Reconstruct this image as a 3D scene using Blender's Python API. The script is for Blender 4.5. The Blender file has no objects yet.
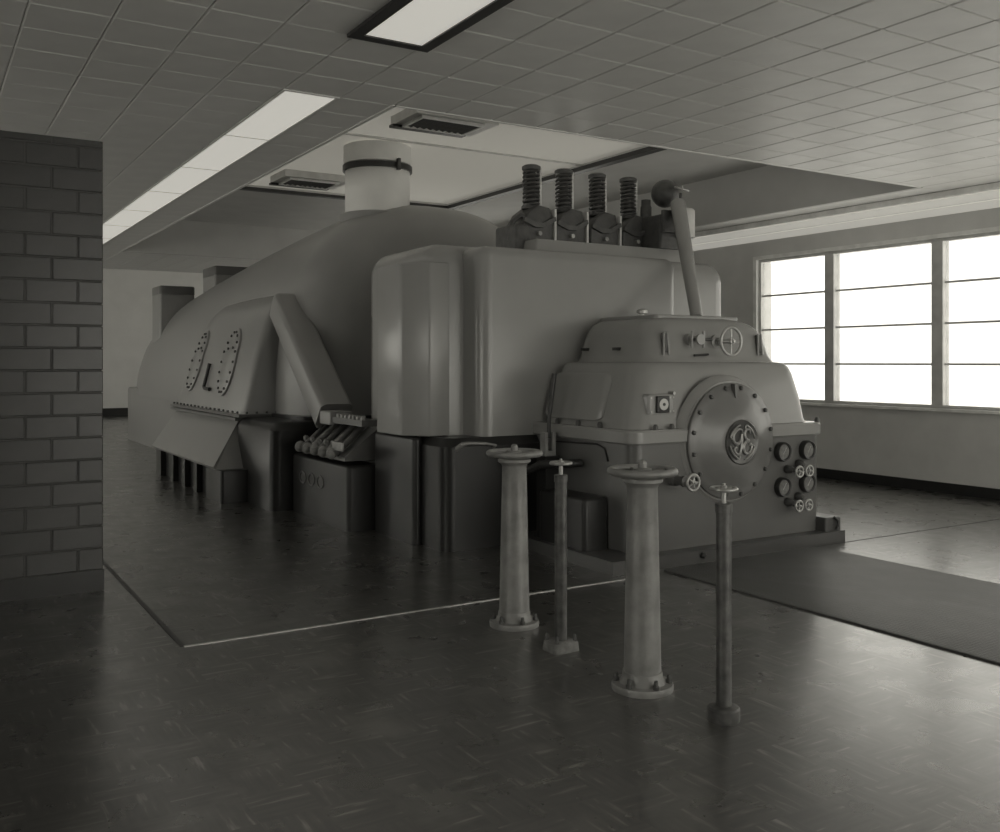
import bpy, bmesh, math, random
from mathutils import Vector, Matrix

random.seed(7)
sc = bpy.context.scene
col = sc.collection

# ---------------------------------------------------------------- camera
F_PX, HORIZON, EYE = 952.0, 362.0, 1.6
TH = math.atan2(0.524, 0.852)
cd = bpy.data.cameras.new('camera')
cd.sensor_width = 36.0
cd.lens = 36.0 * F_PX / 1000.0
cd.shift_y = -(416.0 - HORIZON) / 1000.0
cd.clip_end = 200
cam = bpy.data.objects.new('camera', cd)
cam.location = (0, 0, EYE)
cam.rotation_euler = (math.pi / 2, 0, -TH)
col.objects.link(cam)
sc.camera = cam

# ---------------------------------------------------------------- sky outside the windows, exposure
w = bpy.data.worlds.new('overcast')
sc.world = w
w.use_nodes = True
bg = w.node_tree.nodes['Background']
bg.inputs['Color'].default_value = (1.0, 0.975, 0.90, 1)
bg.inputs['Strength'].default_value = 3.6
sc.view_settings.view_transform = 'Standard'
sc.view_settings.look = 'None'
sc.view_settings.gamma = 1
sc.view_settings.use_curve_mapping = False
sc.view_settings.exposure = 0.2


def portal(name, loc, rot, sx, sy):
    l = bpy.data.lights.new(name, 'AREA')
    l.shape = 'RECTANGLE'
    l.size, l.size_y = sx, sy
    l.cycles.is_portal = True
    o = bpy.data.objects.new(name, l)
    o.location, o.rotation_euler = loc, rot
    col.objects.link(o)


ZC = 3.64                      # suspended ceiling
ZR = 4.30                      # raised part over the machine
XW = 10.7                      # right wall
XL = -5.0                      # left wall
YF = 29.7                      # far wall
YN = -4.0                      # wall behind the camera
WIN_R = [(-2.57, 10.08), (14.0, 20.5), (23.0, 28.6)]    # right wall window spans; the two far ones unseen, added for light
WIN_L = [(0.5, 4.5), (9.2, 20.2), (22.4, 28.6)]       # left wall, unseen; the two far ones added to light the machine
WIN_ADDED_N = [(2.2, 10.3)]  # unseen window, added to brighten the room from behind the camera
NZ0, NZ1 = 0.3, 3.45                                   # taller one in the wall behind the camera
WZ0, WZ1 = 1.03, 3.12
R90 = math.pi / 2
for a, b in WIN_R:
    portal('window_portal', (XW + 0.02, (a + b) / 2, (WZ0 + WZ1) / 2), (0, R90, 0), WZ1 - WZ0, b - a)
for a, b in WIN_L:
    portal('window_portal', (XL - 0.02, (a + b) / 2, (WZ0 + WZ1) / 2), (0, -R90, 0), WZ1 - WZ0, b - a)
for a, b in WIN_ADDED_N:
    portal('window_portal', ((a + b) / 2, YN - 0.02, (NZ0 + NZ1) / 2), (R90, 0, 0), b - a, NZ1 - NZ0)


# ---------------------------------------------------------------- materials
def mat(name, c, rough=0.5, metal=0.0, var=0.12, scale=6.0, bump=0.0, bscale=40.0, stretch=(1, 1, 1), coat=0.0, rvar=0.0, spec=0.5):
    m = bpy.data.materials.new(name)
    m.use_nodes = True
    nt = m.node_tree
    b = nt.nodes['Principled BSDF']
    if isinstance(c, (int, float)):
        c = (c, c * 0.993, c * 0.965)
    b.inputs['Metallic'].default_value = metal
    b.inputs['Roughness'].default_value = rough
    b.inputs['Coat Weight'].default_value = coat
    b.inputs['Specular IOR Level'].default_value = spec
    tc = nt.nodes.new('ShaderNodeTexCoord')
    mp = nt.nodes.new('ShaderNodeMapping')
    mp.inputs['Scale'].default_value = stretch
    nt.links.new(tc.outputs['Object'], mp.inputs['Vector'])
    n = nt.nodes.new('ShaderNodeTexNoise')
    n.inputs['Scale'].default_value = scale
    n.inputs['Detail'].default_value = 5
    nt.links.new(mp.outputs[0], n.inputs['Vector'])
    r = nt.nodes.new('ShaderNodeValToRGB')
    r.color_ramp.elements[0].position = 0.3
    r.color_ramp.elements[1].position = 0.7
    r.color_ramp.elements[0].color = [x * (1 - var) for x in c] + [1]
    r.color_ramp.elements[1].color = [min(1, x * (1 + var)) for x in c] + [1]
    nt.links.new(n.outputs['Fac'], r.inputs['Fac'])
    nt.links.new(r.outputs[0], b.inputs['Base Color'])
    if rvar:
        mr = nt.nodes.new('ShaderNodeMapRange')
        mr.inputs['To Min'].default_value = rough - rvar
        mr.inputs['To Max'].default_value = rough + rvar
        nt.links.new(n.outputs['Fac'], mr.inputs['Value'])
        nt.links.new(mr.outputs[0], b.inputs['Roughness'])
    if bump:
        n2 = nt.nodes.new('ShaderNodeTexNoise')
        n2.inputs['Scale'].default_value = bscale
        nt.links.new(mp.outputs[0], n2.inputs['Vector'])
        bp = nt.nodes.new('ShaderNodeBump')
        bp.inputs['Strength'].default_value = bump
        bp.inputs['Distance'].default_value = 0.01
        nt.links.new(n2.outputs['Fac'], bp.inputs['Height'])
        nt.links.new(bp.outputs[0], b.inputs['Normal'])
    return m


def emit(name, c, s):
    m = bpy.data.materials.new(name)
    m.use_nodes = True
    nt = m.node_tree
    b = nt.nodes['Principled BSDF']
    b.inputs['Base Color'].default_value = (0.7, 0.69, 0.65, 1)
    b.inputs['Roughness'].default_value = 0.4
    b.inputs['Emission Color'].default_value = (*c, 1)
    b.inputs['Emission Strength'].default_value = s
    return m


def glass_mat(name, T):
    m = bpy.data.materials.new(name)
    m.use_nodes = True
    nt = m.node_tree
    nt.nodes.remove(nt.nodes['Principled BSDF'])
    t = nt.nodes.new('ShaderNodeBsdfTransparent')
    t.inputs[0].default_value = (T, T, T * 0.99, 1)
    g = nt.nodes.new('ShaderNodeBsdfGlossy')
    g.inputs['Roughness'].default_value = 0.08
    mx = nt.nodes.new('ShaderNodeMixShader')
    mx.inputs[0].default_value = 0.05
    nt.links.new(t.outputs[0], mx.inputs[1])
    nt.links.new(g.outputs[0], mx.inputs[2])
    nt.links.new(mx.outputs[0], nt.nodes['Material Output'].inputs['Surface'])
    return m


def bright_hatch_mat():
    """white hatch panel; translucency and open sky above added to brighten it"""
    m = bpy.data.materials.new('brightened_hatch_panel')
    m.use_nodes = True
    nt = m.node_tree
    nt.nodes.remove(nt.nodes['Principled BSDF'])
    d = nt.nodes.new('ShaderNodeBsdfDiffuse')
    d.inputs[0].default_value = (0.74, 0.73, 0.69, 1)
    t = nt.nodes.new('ShaderNodeBsdfTranslucent')  # sky glow added so the white panel reads bright
    n = nt.nodes.new('ShaderNodeTexNoise')
    n.inputs['Scale'].default_value = 0.7
    r = nt.nodes.new('ShaderNodeValToRGB')
    r.color_ramp.elements[0].color = (0.026, 0.0256, 0.0243, 1)
    r.color_ramp.elements[1].color = (0.050, 0.049, 0.0465, 1)
    nt.links.new(n.outputs['Fac'], r.inputs['Fac'])
    nt.links.new(r.outputs[0], t.inputs[0])
    a = nt.nodes.new('ShaderNodeAddShader')
    nt.links.new(d.outputs[0], a.inputs[0])
    nt.links.new(t.outputs[0], a.inputs[1])
    nt.links.new(a.outputs[0], nt.nodes['Material Output'].inputs['Surface'])
    return m


def floor_mat():
    """dark marbled asphalt tiles, grain turned from tile to tile, waxed, scuffed"""
    m = bpy.data.materials.new('marbled_floor_tile')
    m.use_nodes = True
    nt = m.node_tree
    N, L = nt.nodes, nt.links
    b = N['Principled BSDF']
    tc = N.new('ShaderNodeTexCoord')

    def noise(scale, stretch, detail=4):
        mp = N.new('ShaderNodeMapping')
        mp.inputs['Scale'].default_value = stretch
        L.new(tc.outputs['Object'], mp.inputs['Vector'])
        n = N.new('ShaderNodeTexNoise')
        n.inputs['Scale'].default_value = scale
        n.inputs['Detail'].default_value = detail
        L.new(mp.outputs[0], n.inputs['Vector'])
        return n.outputs['Fac']
    ga = noise(7, (0.6, 5, 1))
    gb = noise(7, (5, 0.6, 1))
    ck = N.new('ShaderNodeTexChecker')
    ck.inputs['Scale'].default_value = 1 / 0.2286
    ck.inputs[1].default_value = (1, 1, 1, 1)
    ck.inputs[2].default_value = (0, 0, 0, 1)
    L.new(tc.outputs['Object'], ck.inputs['Vector'])
    mx = N.new('ShaderNodeMix')
    L.new(ck.outputs['Fac'], mx.inputs[0])
    L.new(ga, mx.inputs[2])
    L.new(gb, mx.inputs[3])
    r = N.new('ShaderNodeValToRGB')
    cr = r.color_ramp
    cr.elements[0].position = 0.38
    cr.elements[0].color = (0.034, 0.033, 0.030, 1)
    cr.elements[1].position = 0.80
    cr.elements[1].color = (0.24, 0.235, 0.21, 1)
    e = cr.elements.new(0.60)
    e.color = (0.058, 0.056, 0.051, 1)
    L.new(mx.outputs[0], r.inputs['Fac'])
    # pale scuffs
    sf = noise(2.6, (1, 1, 1), 6)
    s2 = N.new('ShaderNodeValToRGB')
    s2.color_ramp.elements[0].position = 0.56
    s2.color_ramp.elements[0].color = (0, 0, 0, 1)
    s2.color_ramp.elements[1].position = 0.74
    s2.color_ramp.elements[1].color = (0.5, 0.5, 0.5, 1)
    L.new(sf, s2.inputs['Fac'])
    m2 = N.new('ShaderNodeMix')
    m2.data_type = 'RGBA'
    L.new(s2.outputs[0], m2.inputs[0])
    L.new(r.outputs[0], m2.inputs[6])
    m2.inputs[7].default_value = (0.17, 0.166, 0.15, 1)
    L.new(m2.outputs[2], b.inputs['Base Color'])
    mr = N.new('ShaderNodeMapRange')
    mr.inputs['To Min'].default_value = 0.18
    mr.inputs['To Max'].default_value = 0.42
    b.inputs['Coat Weight'].default_value = 0.8
    b.inputs['Coat IOR'].default_value = 1.6
    b.inputs['Coat Roughness'].default_value = 0.25
    b.inputs['Specular IOR Level'].default_value = 1.0
    L.new(noise(5, (1, 1, 1), 6), mr.inputs['Value'])
    L.new(mr.outputs[0], b.inputs['Roughness'])
    # tile joints, hair fine
    br = N.new('ShaderNodeTexBrick')
    br.offset = 0
    br.inputs['Scale'].default_value = 1 / 0.2286
    br.inputs['Mortar Size'].default_value = 0.006
    br.inputs['Brick Width'].default_value = 1
    br.inputs['Row Height'].default_value = 1
    L.new(tc.outputs['Object'], br.inputs['Vector'])
    iv = N.new('ShaderNodeMath')
    iv.operation = 'SUBTRACT'
    iv.inputs[0].default_value = 1
    L.new(br.outputs['Fac'], iv.inputs[1])
    ad = N.new('ShaderNodeMath')
    ad.operation = 'MULTIPLY_ADD'
    ad.inputs[1].default_value = 0.25
    L.new(noise(3, (1, 1, 1), 3), ad.inputs[0])
    L.new(iv.outputs[0], ad.inputs[2])
    bp = N.new('ShaderNodeBump')
    bp.inputs['Strength'].default_value = 0.06
    bp.inputs['Distance'].default_value = 0.01
    L.new(ad.outputs[0], bp.inputs['Height'])
    L.new(bp.outputs[0], b.inputs['Normal'])
    return m


def plate_mat():
    m = mat('ribbed_mat', 0.085, 0.45, 0, 0.15, 5)
    nt = m.node_tree
    tc = nt.nodes['Texture Coordinate']
    ck = nt.nodes.new('ShaderNodeTexBrick')
    ck.offset = 0
    ck.inputs['Scale'].default_value = 1 / 0.03
    ck.inputs['Mortar Size'].default_value = 0.14
    ck.inputs['Mortar Smooth'].default_value = 0.6
    ck.inputs['Brick Width'].default_value = 1
    ck.inputs['Row Height'].default_value = 1
    nt.links.new(tc.outputs['Object'], ck.inputs['Vector'])
    bp = nt.nodes.new('ShaderNodeBump')
    bp.invert = True
    bp.inputs['Strength'].default_value = 0.6
    bp.inputs['Distance'].default_value = 0.006
    nt.links.new(ck.outputs['Fac'], bp.inputs['Height'])
    nt.links.new(bp.outputs[0], nt.nodes['Principled BSDF'].inputs['Normal'])
    return m


M = dict(
    floor=floor_mat(),
    plate=plate_mat(),
    bright_hatch=bright_hatch_mat(),
    glass=glass_mat('clear_window_glass', 0.95),
    dimglass=glass_mat('dimmed_window_glass', 0.69),  # passes less sky, only to hold down the panes' brightness
    tile=mat('ceiling_tile', 0.78, 0.42, 0, 0.04, 3, 0.05, 60),
    tileback=mat('tile_joint', 0.30, 0.7),
    white=mat('white_ceiling_panel', 0.85, 0.45, 0, 0.04, 2),
    recess=mat('recess_plaster', 0.6, 0.6, 0, 0.05, 2),
    wall=mat('wall_paint', 0.7, 0.45, 0, 0.05, 3, 0.04, 25),
    farwall=mat('far_wall_paint', 0.75, 0.5, 0, 0.04, 2),
    block=mat('glazed_wall_block', 0.05, 0.28, 0, 0.18, 5),
    mortar=mat('block_mortar', 0.10, 0.8),
    base=mat('black_base', 0.025, 0.35),
    frame=mat('window_frame_paint', 0.62, 0.45),
    whitetrim=mat('pale_trim', 0.9, 0.4),
    upper=mat('grey_enamel', 0.30, 0.22, 0, 0.05, 1.5, 0.05, 2.5, rvar=0.05),
    hood=mat('grey_lagging_enamel', 0.27, 0.36, 0, 0.06, 1.5, 0.06, 2.2, rvar=0.05),
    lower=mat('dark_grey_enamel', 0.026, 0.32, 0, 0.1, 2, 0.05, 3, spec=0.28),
    bedsteel=mat('dark_bed_enamel', 0.075, 0.35, 0, 0.1, 2),
    pedlow=mat('mid_grey_enamel', 0.13, 0.28, 0, 0.08, 2, 0.05, 3),
    emblem_relief=mat('emblem_relief', 0.32, 0.35, 0.4, 0.15, 20),
    cover=mat('bearing_cover_enamel', 0.17, 0.24, 0, 0.06, 3),
    black=mat('blackened_steel', 0.03, 0.4, 0, 0.2, 9),
    iron=mat('dark_cast_iron', 0.075, 0.5, 0, 0.25, 14, 0.2, 60),
    spring=mat('spring_steel', 0.09, 0.35, 0.5, 0.2, 12),
    steel=mat('polished_steel', 0.42, 0.38, 0.6, 0.12, 12),
    alum=mat('worn_aluminium_paint', 0.27, 0.45, 0.2, 0.25, 9, 0.25, 30, rvar=0.1),
    post=mat('worn_dark_post_paint', 0.10, 0.4, 0.1, 0.45, 16, 0.2, 40),
    concrete=mat('grout_footing', 0.22, 0.7, 0, 0.3, 20, 0.4, 50),
    brass=mat('brass_strip', 0.5, 0.35, 0.4, 0.2, 20),
    dial=mat('gauge_dial', 0.6, 0.3, 0, 0.05),
    dialgrey=mat('grey_gauge_dial', 0.2, 0.12, 0, 0.3, 30),
    bronze=mat('cast_emblem', 0.10, 0.32, 0.5, 0.2, 20),
    duct=mat('white_duct_paint', 0.8, 0.45, 0, 0.05, 3),
    lamp=emit('lamp_diffuser', (1.0, 0.97, 0.88), 0.38),
    cove_glow=emit('cove_band', (1.0, 0.97, 0.88), 0.24),
    lampoff=emit('lamp_diffuser_near', (1.0, 0.97, 0.88), 0.38),
)

# ---------------------------------------------------------------- mesh helpers (world coordinates in, origin at the mesh's own centre)
WL = {}


def link(name, me, m, parent, center):
    o = bpy.data.objects.new(name, me)
    col.objects.link(o)
    o.parent = parent
    c = Vector(center)
    WL[o.name] = c
    o.location = c - (WL[parent.name] if parent else Vector())
    if m is not None and not me.materials:
        me.materials.append(M[m] if isinstance(m, str) else m)
    return o


def build(name, vs, fs, m, parent=None, smooth=True, angle=35):
    vs = [Vector(v) for v in vs]
    lo = [min(v[i] for v in vs) for i in range(3)]
    hi = [max(v[i] for v in vs) for i in range(3)]
    c = Vector([(a + b) / 2 for a, b in zip(lo, hi)])
    if parent is None:
        c.z = lo[2]
    bm = bmesh.new()
    bv = [bm.verts.new(v - c) for v in vs]
    for f in fs:
        try:
            bm.faces.new([bv[i] for i in f])
        except ValueError:
            pass
    bmesh.ops.recalc_face_normals(bm, faces=bm.faces)
    if smooth:
        for f in bm.faces:
            f.smooth = True
        lim = math.radians(angle)
        for e in bm.edges:
            if len(e.link_faces) == 2 and e.calc_face_angle(0) > lim:
                e.smooth = False
    me = bpy.data.meshes.new(name)
    bm.to_mesh(me)
    bm.free()
    return link(name, me, m, parent, c)


def share(name, src, center, parent):
    """another object with the same mesh, centre at a world point"""
    return link(name, src.data, None, parent, center)


def thing(name, loc, label, cat, group=None):
    o = bpy.data.objects.new(name, None)
    o.empty_display_size = 0.1
    col.objects.link(o)
    o.location = loc
    WL[o.name] = Vector(loc)
    tag(o, label, cat, group)
    return o


def tag(o, label=None, cat=None, group=None, kind=None):
    if label: o['label'] = label
    if cat: o['category'] = cat
    if group: o['group'] = group
    if kind: o['kind'] = kind
    return o


def boxgeo(x0, x1, y0, y1, z0, z1):
    vs = [(x, y, z) for z in (z0, z1) for y in (y0, y1) for x in (x0, x1)]
    fs = [(0, 2, 3, 1), (4, 5, 7, 6), (0, 1, 5, 4), (2, 6, 7, 3), (0, 4, 6, 2), (1, 3, 7, 5)]
    return vs, fs


def merge(geos):
    V, Fc = [], []
    for vs, fs in geos:
        k = len(V)
        V += list(vs)
        Fc += [tuple(i + k for i in f) for f in fs]
    return V, Fc


def boxes(name, lst, m, parent=None):
    v, f = merge([boxgeo(*b) for b in lst])
    return build(name, v, f, m, parent, smooth=False)


def box(name, b, m, parent=None):
    return boxes(name, [b], m, parent)


def rr(x0, x1, y0, y1, r, n=6):
    r = max(1e-4, min(r, (x1 - x0) / 2 - 1e-4, (y1 - y0) / 2 - 1e-4))
    out = []
    for cx, cy, a0 in ((x1 - r, y1 - r, 0), (x0 + r, y1 - r, 1), (x0 + r, y0 + r, 2), (x1 - r, y0 + r, 3)):
        for i in range(n + 1):
            a = (a0 + i / n) * R90
            out.append((cx + r * math.cos(a), cy + r * math.sin(a)))
    return out


def rings(rs, cap=True):
    n = len(rs[0])
    vs = [p for r in rs for p in r]
    fs = []
    for k in range(len(rs) - 1):
        for i in range(n):
            j = (i + 1) % n
            fs.append((k * n + i, k * n + j, (k + 1) * n + j, (k + 1) * n + i))
    if cap:
        fs.append(tuple(range(n - 1, -1, -1)))
        fs.append(tuple((len(rs) - 1) * n + i for i in range(n)))
    return vs, fs


def loft(name, levels, m, parent=None, n=6, angle=35):
    """levels (z, x0, x1, y0, y1, r): rounded rectangles stacked upwards"""
    v, f = rings([[(x, y, l[0]) for x, y in rr(l[1], l[2], l[3], l[4], l[5], n)] for l in levels])
    return build(name, v, f, m, parent, angle=angle)


def rbox(name, b, rv, rt, m, parent=None, n=6, k=4):
    """box with rounded upright edges rv and rounded top edge rt"""
    x0, x1, y0, y1, z0, z1 = b
    lv = [(z0, x0, x1, y0, y1, rv)]
    for i in range(k + 1):
        a = i / k * R90
        d = rt * (1 - math.cos(a))
        lv.append((z1 - rt + rt * math.sin(a), x0 + d, x1 - d, y0 + d, y1 - d, max(rv - d, 0.004)))
    return loft(name, lv, m, parent, n)


def lathe_geo(prof, loc, axis=(0, 0, 1), n=24):
    q = Vector((0, 0, 1)).rotation_difference(Vector(axis).normalized())
    rs = []
    for r, z in prof:
        rs.append([q @ Vector((max(r, 1e-4) * math.cos(2 * math.pi * i / n), max(r, 1e-4) * math.sin(2 * math.pi * i / n), z)) + Vector(loc) for i in range(n)])
    return rings(rs)


def lathe(name, prof, loc, m, parent=None, axis=(0, 0, 1), n=24, angle=35):
    v, f = lathe_geo(prof, loc, axis, n)
    return build(name, v, f, m, parent, angle=angle)


def cyl(name, a, b, r, m, parent=None, n=16):
    a, b = Vector(a), Vector(b)
    return lathe(name, [(r, 0), (r, (b - a).length)], a, m, parent, b - a, n)


def tube_geo(pts, r, n=8, closed=False):
    pts = [Vector(p) for p in pts]
    rs = []
    N = len(pts)
    prev = None
    for i, p in enumerate(pts):
        if closed:
            t = pts[(i + 1) % N] - pts[i - 1]
        else:
            t = pts[min(i + 1, N - 1)] - pts[max(i - 1, 0)]
        t.normalize()
        if prev is None:
            up = Vector((0, 0, 1)) if abs(t.z) < 0.9 else Vector((1, 0, 0))
            u = t.cross(up).normalized()
        else:
            u = (prev - t * prev.dot(t)).normalized()
        prev = u
        v = t.cross(u)
        rad = r[i] if isinstance(r, (list, tuple)) else r
        rs.append([p + (u * math.cos(2 * math.pi * k / n) + v * math.sin(2 * math.pi * k / n)) * rad for k in range(n)])
    if closed:
        rs.append(rs[0])
        return rings(rs, cap=False)
    return rings(rs)


def tube(name, pts, r, m, parent=None, n=8, closed=False):
    v, f = tube_geo(pts, r, n, closed)
    return build(name, v, f, m, parent, angle=50)


def circle(c, R, axis, n=32):
    q = Vector((0, 0, 1)).rotation_difference(Vector(axis).normalized())
    return [Vector(c) + q @ Vector((R * math.cos(2 * math.pi * i / n), R * math.sin(2 * math.pi * i / n), 0)) for i in range(n)]


def handwheel(name, c, R, axis, rim, m, parent, spokes=5, hubr=None, hubh=None, n=32, drop=0.0):
    """rim mesh with its hub and spokes as pieces"""
    axis = Vector(axis).normalized()
    c = Vector(c)
    w = tube(name, circle(c, R, axis, n), rim, m, parent, 10, closed=True)
    hubr = hubr or R * 0.2
    hubh = hubh or rim * 2
    lathe('wheel_hub', [(hubr, -hubh / 2), (hubr, hubh / 2), (hubr * 0.5, hubh / 2 + 0.004), (hubr * 0.5, hubh / 2 + hubh * 0.5)], c - axis * drop, m, w, axis, 16)
    for p in circle(c, R, axis, spokes):
        tube('wheel_spoke', [c - axis * drop, c + (p - c) * 0.6 - axis * drop * 0.6, p], rim * 0.62, m, w, 6)
    return w


def prism(name, poly, axis, a, b, m, parent=None, bevel=0.0, smooth=True, bseg=3, angle=35):
    """polygon extruded along an axis: axis 'y' takes (x,z) points, 'x' takes (y,z), 'z' takes (x,y)"""
    def P(p, t):
        return {'y': (p[0], t, p[1]), 'x': (t, p[0], p[1]), 'z': (p[0], p[1], t)}[axis]
    n = len(poly)
    vs = [P(p, a) for p in poly] + [P(p, b) for p in poly]
    fs = [tuple(range(n)), tuple(range(2 * n - 1, n - 1, -1))] + [(i, (i + 1) % n, n + (i + 1) % n, n + i) for i in range(n)]
    o = build(name, vs, fs, m, parent, smooth=False)
    if bevel:
        bm = bmesh.new()
        bm.from_mesh(o.data)
        bmesh.ops.bevel(bm, geom=list(bm.edges), offset=bevel, segments=bseg, profile=0.5, affect='EDGES', clamp_overlap=True)
        for f in bm.faces:
            f.smooth = smooth
        for e in bm.edges:
            if len(e.link_faces) == 2 and e.calc_face_angle(0) > math.radians(angle):
                e.smooth = False
        bm.to_mesh(o.data)
        bm.free()
    return o


def project(p):
    """point to pixel of the 1000x832 frame, and depth"""
    x, y, z = p
    fx, fy = math.sin(TH), math.cos(TH)
    d = x * fx + y * fy
    if d < 0.1:
        return None
    return 500 + F_PX * (x * fy - y * fx) / d, HORIZON - F_PX * (z - EYE) / d, d


# ================================================================= the setting
S = lambda o: tag(o, kind='structure')
floor = S(box('floor', (XL, XW, YN, YF, -0.10, 0.0), 'floor'))
# metal strips let into the floor along the removable section
t = S(box('trim_1', (1.29, 4.62, 5.475, 5.495, -0.004, 0.004), 'brass'))
t = S(box('trim_2', (1.27, 1.30, 5.495, 21.0, -0.004, 0.003), 'black'))
t = S(box('trim_3', (6.65, XW - 0.02, 5.585, 5.60, -0.004, 0.003), 'black'))


def wall_with_windows(name, xa, xb, spans, m, y0, y1, ztop):
    bl = [(xa, xb, y0, y1, 0, WZ0), (xa, xb, y0, y1, WZ1, ztop)]
    yy = y0
    for a, b in sorted(spans):
        bl.append((xa, xb, yy, a, WZ0, WZ1))
        yy = b
    bl.append((xa, xb, yy, y1, WZ0, WZ1))
    return S(boxes(name, bl, m))


ZT = 5.2
wall_with_windows('wall_right', XW, XW + 0.3, WIN_R, 'wall', YN, YF, ZT)
wall_with_windows('wall_left', XL - 0.3, XL, WIN_L, 'wall', YN, YF, ZT)
S(box('wall_far', (XL, XW, YF, YF + 0.2, 0, ZT), 'farwall'))
a, b = WIN_ADDED_N[0]
S(boxes('wall_near', [(XL, XW, YN - 0.3, YN, 0, NZ0), (XL, XW, YN - 0.3, YN, NZ1, ZT), (XL, a, YN - 0.3, YN, NZ0, NZ1), (b, XW, YN - 0.3, YN, NZ0, NZ1)], 'wall'))
fr = S(boxes('window_8', [(a, a + 0.05, YN - 0.12, YN - 0.03, NZ0, NZ1), (b - 0.05, b, YN - 0.12, YN - 0.03, NZ0, NZ1), (a, b, YN - 0.12, YN - 0.03, NZ0, NZ0 + 0.04), (a, b, YN - 0.12, YN - 0.03, NZ1 - 0.04, NZ1)], 'frame'))  # frame of the added, unseen window that lights the near end
nb = 7
for i in range(nb):
    xa = a + 0.05 + (b - a - 0.1) * i / nb
    xb = a + 0.05 + (b - a - 0.1) * (i + 1) / nb
    if i:
        box('upright_bar', (xa - 0.075, xa + 0.075, YN - 0.13, YN, NZ0 + 0.04, NZ1 - 0.04), 'frame', fr)
    for k in range(4):
        za = NZ0 + 0.04 + k * (NZ1 - NZ0 - 0.08) / 4
        zb = za + (NZ1 - NZ0 - 0.08) / 4
        if k:
            box('glazing_bar', (xa + 0.075, xb - 0.075, YN - 0.085, YN - 0.045, za - 0.013, za + 0.013), 'frame', fr)
        box('pane', (xa + 0.075, xb - 0.075, YN - 0.067, YN - 0.063, za + 0.013, zb - 0.013), 'glass', fr)
S(box('baseboard_right', (XW - 0.02, XW, YN, YF, 0, 0.13), 'base'))
S(box('baseboard_far', (XL, XW - 0.02, YF - 0.03, YF, 0, 0.25), 'base'))

win_no = 0


def window(xs, a, b, mull, side):
    """steel sash in a wall opening: frame, uprights, rails, panes, sill"""
    global win_no
    win_no += 1
    s = side                                    # +1 right wall, -1 left wall (towards outside)
    xi = xs
    def X(p, q):
        return (min(xi + s * p, xi + s * q), max(xi + s * p, xi + s * q))
    fr = S(boxes('window_%d' % win_no, [
        (*X(0.03, 0.12), a, a + 0.05, WZ0, WZ1), (*X(0.03, 0.12), b - 0.05, b, WZ0, WZ1),
        (*X(0.03, 0.12), a + 0.05, b - 0.05, WZ1 - 0.04, WZ1), (*X(0.03, 0.12), a + 0.05, b - 0.05, WZ0, WZ0 + 0.04)], 'frame'))
    box('sill', (*X(-0.05, 0.10), a - 0.04, b + 0.04, WZ0 - 0.035, WZ0), 'whitetrim', fr)
    boxes('casing', [(*X(-0.015, 0.0), b, b + 0.07, WZ0, WZ1 + 0.05), (*X(-0.015, 0.0), a - 0.07, a, WZ0, WZ1 + 0.05),
                     (*X(-0.015, 0.0), a, b, WZ1, WZ1 + 0.05)], 'whitetrim', fr)
    ed = [a + 0.05] + mull + [b - 0.05]
    for y in mull:
        box('upright_bar', (*X(0.0, 0.13), y - 0.075, y + 0.075, WZ0 + 0.04, WZ1 - 0.04), 'frame', fr)
    h = (WZ1 - WZ0 - 0.08) / 4
    for i in range(len(ed) - 1):
        ya = ed[i] + (0.075 if i else 0)
        yb = ed[i + 1] - (0.075 if i < len(ed) - 2 else 0)
        for k in range(4):
            za = WZ0 + 0.04 + k * h
            if k:
                box('glazing_bar', (*X(0.045, 0.085), ya, yb, za - 0.013, za + 0.013), 'frame', fr)
            box('pane', (*X(0.063, 0.067), ya, yb, za + (0.013 if k else 0), za + h - (0.013 if k < 3 else 0)), 'dimglass' if side > 0 else 'glass', fr)
    return fr


window(XW, *WIN_R[0], [8.77 - 1.62 * k for k in range(6, -1, -1)], 1)
window(XW, *WIN_R[1], [16.1, 18.3], 1)  # added, unseen, to light the hall beyond the machine
window(XW, *WIN_R[2], [24.9, 26.8], 1)  # added, unseen, for light on the far wall
window(XL, *WIN_L[0], [2.5], -1)
window(XL, *WIN_L[1], [11.4, 13.6, 15.8, 18.0], -1)  # added, unseen, to light the hood's left side
window(XL, *WIN_L[2], [24.5, 26.5], -1)  # added, unseen, brightens the far zone from the left

# ---- pier of glazed blocks
PX1, PY0, PY1 = 1.13, 7.15, 8.1
PZ = 3.15
pier = S(box('wall_pier', (XL, PX1 - 0.012, PY0 + 0.006, PY1, 0, PZ - 0.004), 'mortar'))
box('pier_base', (XL, PX1 + 0.004, PY0 - 0.006, PY1, 0.0, 0.145), 'base', pier)
BW, BH = 0.33, 0.1552


def block_geo(wd, dp, hh, e=0.006):
    """block with eased edges"""
    v = []
    a, b, c = wd / 2, dp / 2, hh / 2
    rs = []
    for y, i in ((-b, e), (-b + e, 0), (b, 0)):
        rs.append([(-a + i, y, -c + i), (a - i, y, -c + i), (a - i, y, c - i), (-a + i, y, c - i)])
    return rings(rs)


protos = {}


def piece(name, key, geo, m, parent, center):
    if key in protos:
        return share(name, protos[key], center, parent)
    v, f = geo
    o = build(name, [Vector(p) + Vector(center) for p in v], f, m, parent, smooth=False)
    protos[key] = o
    return o


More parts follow.
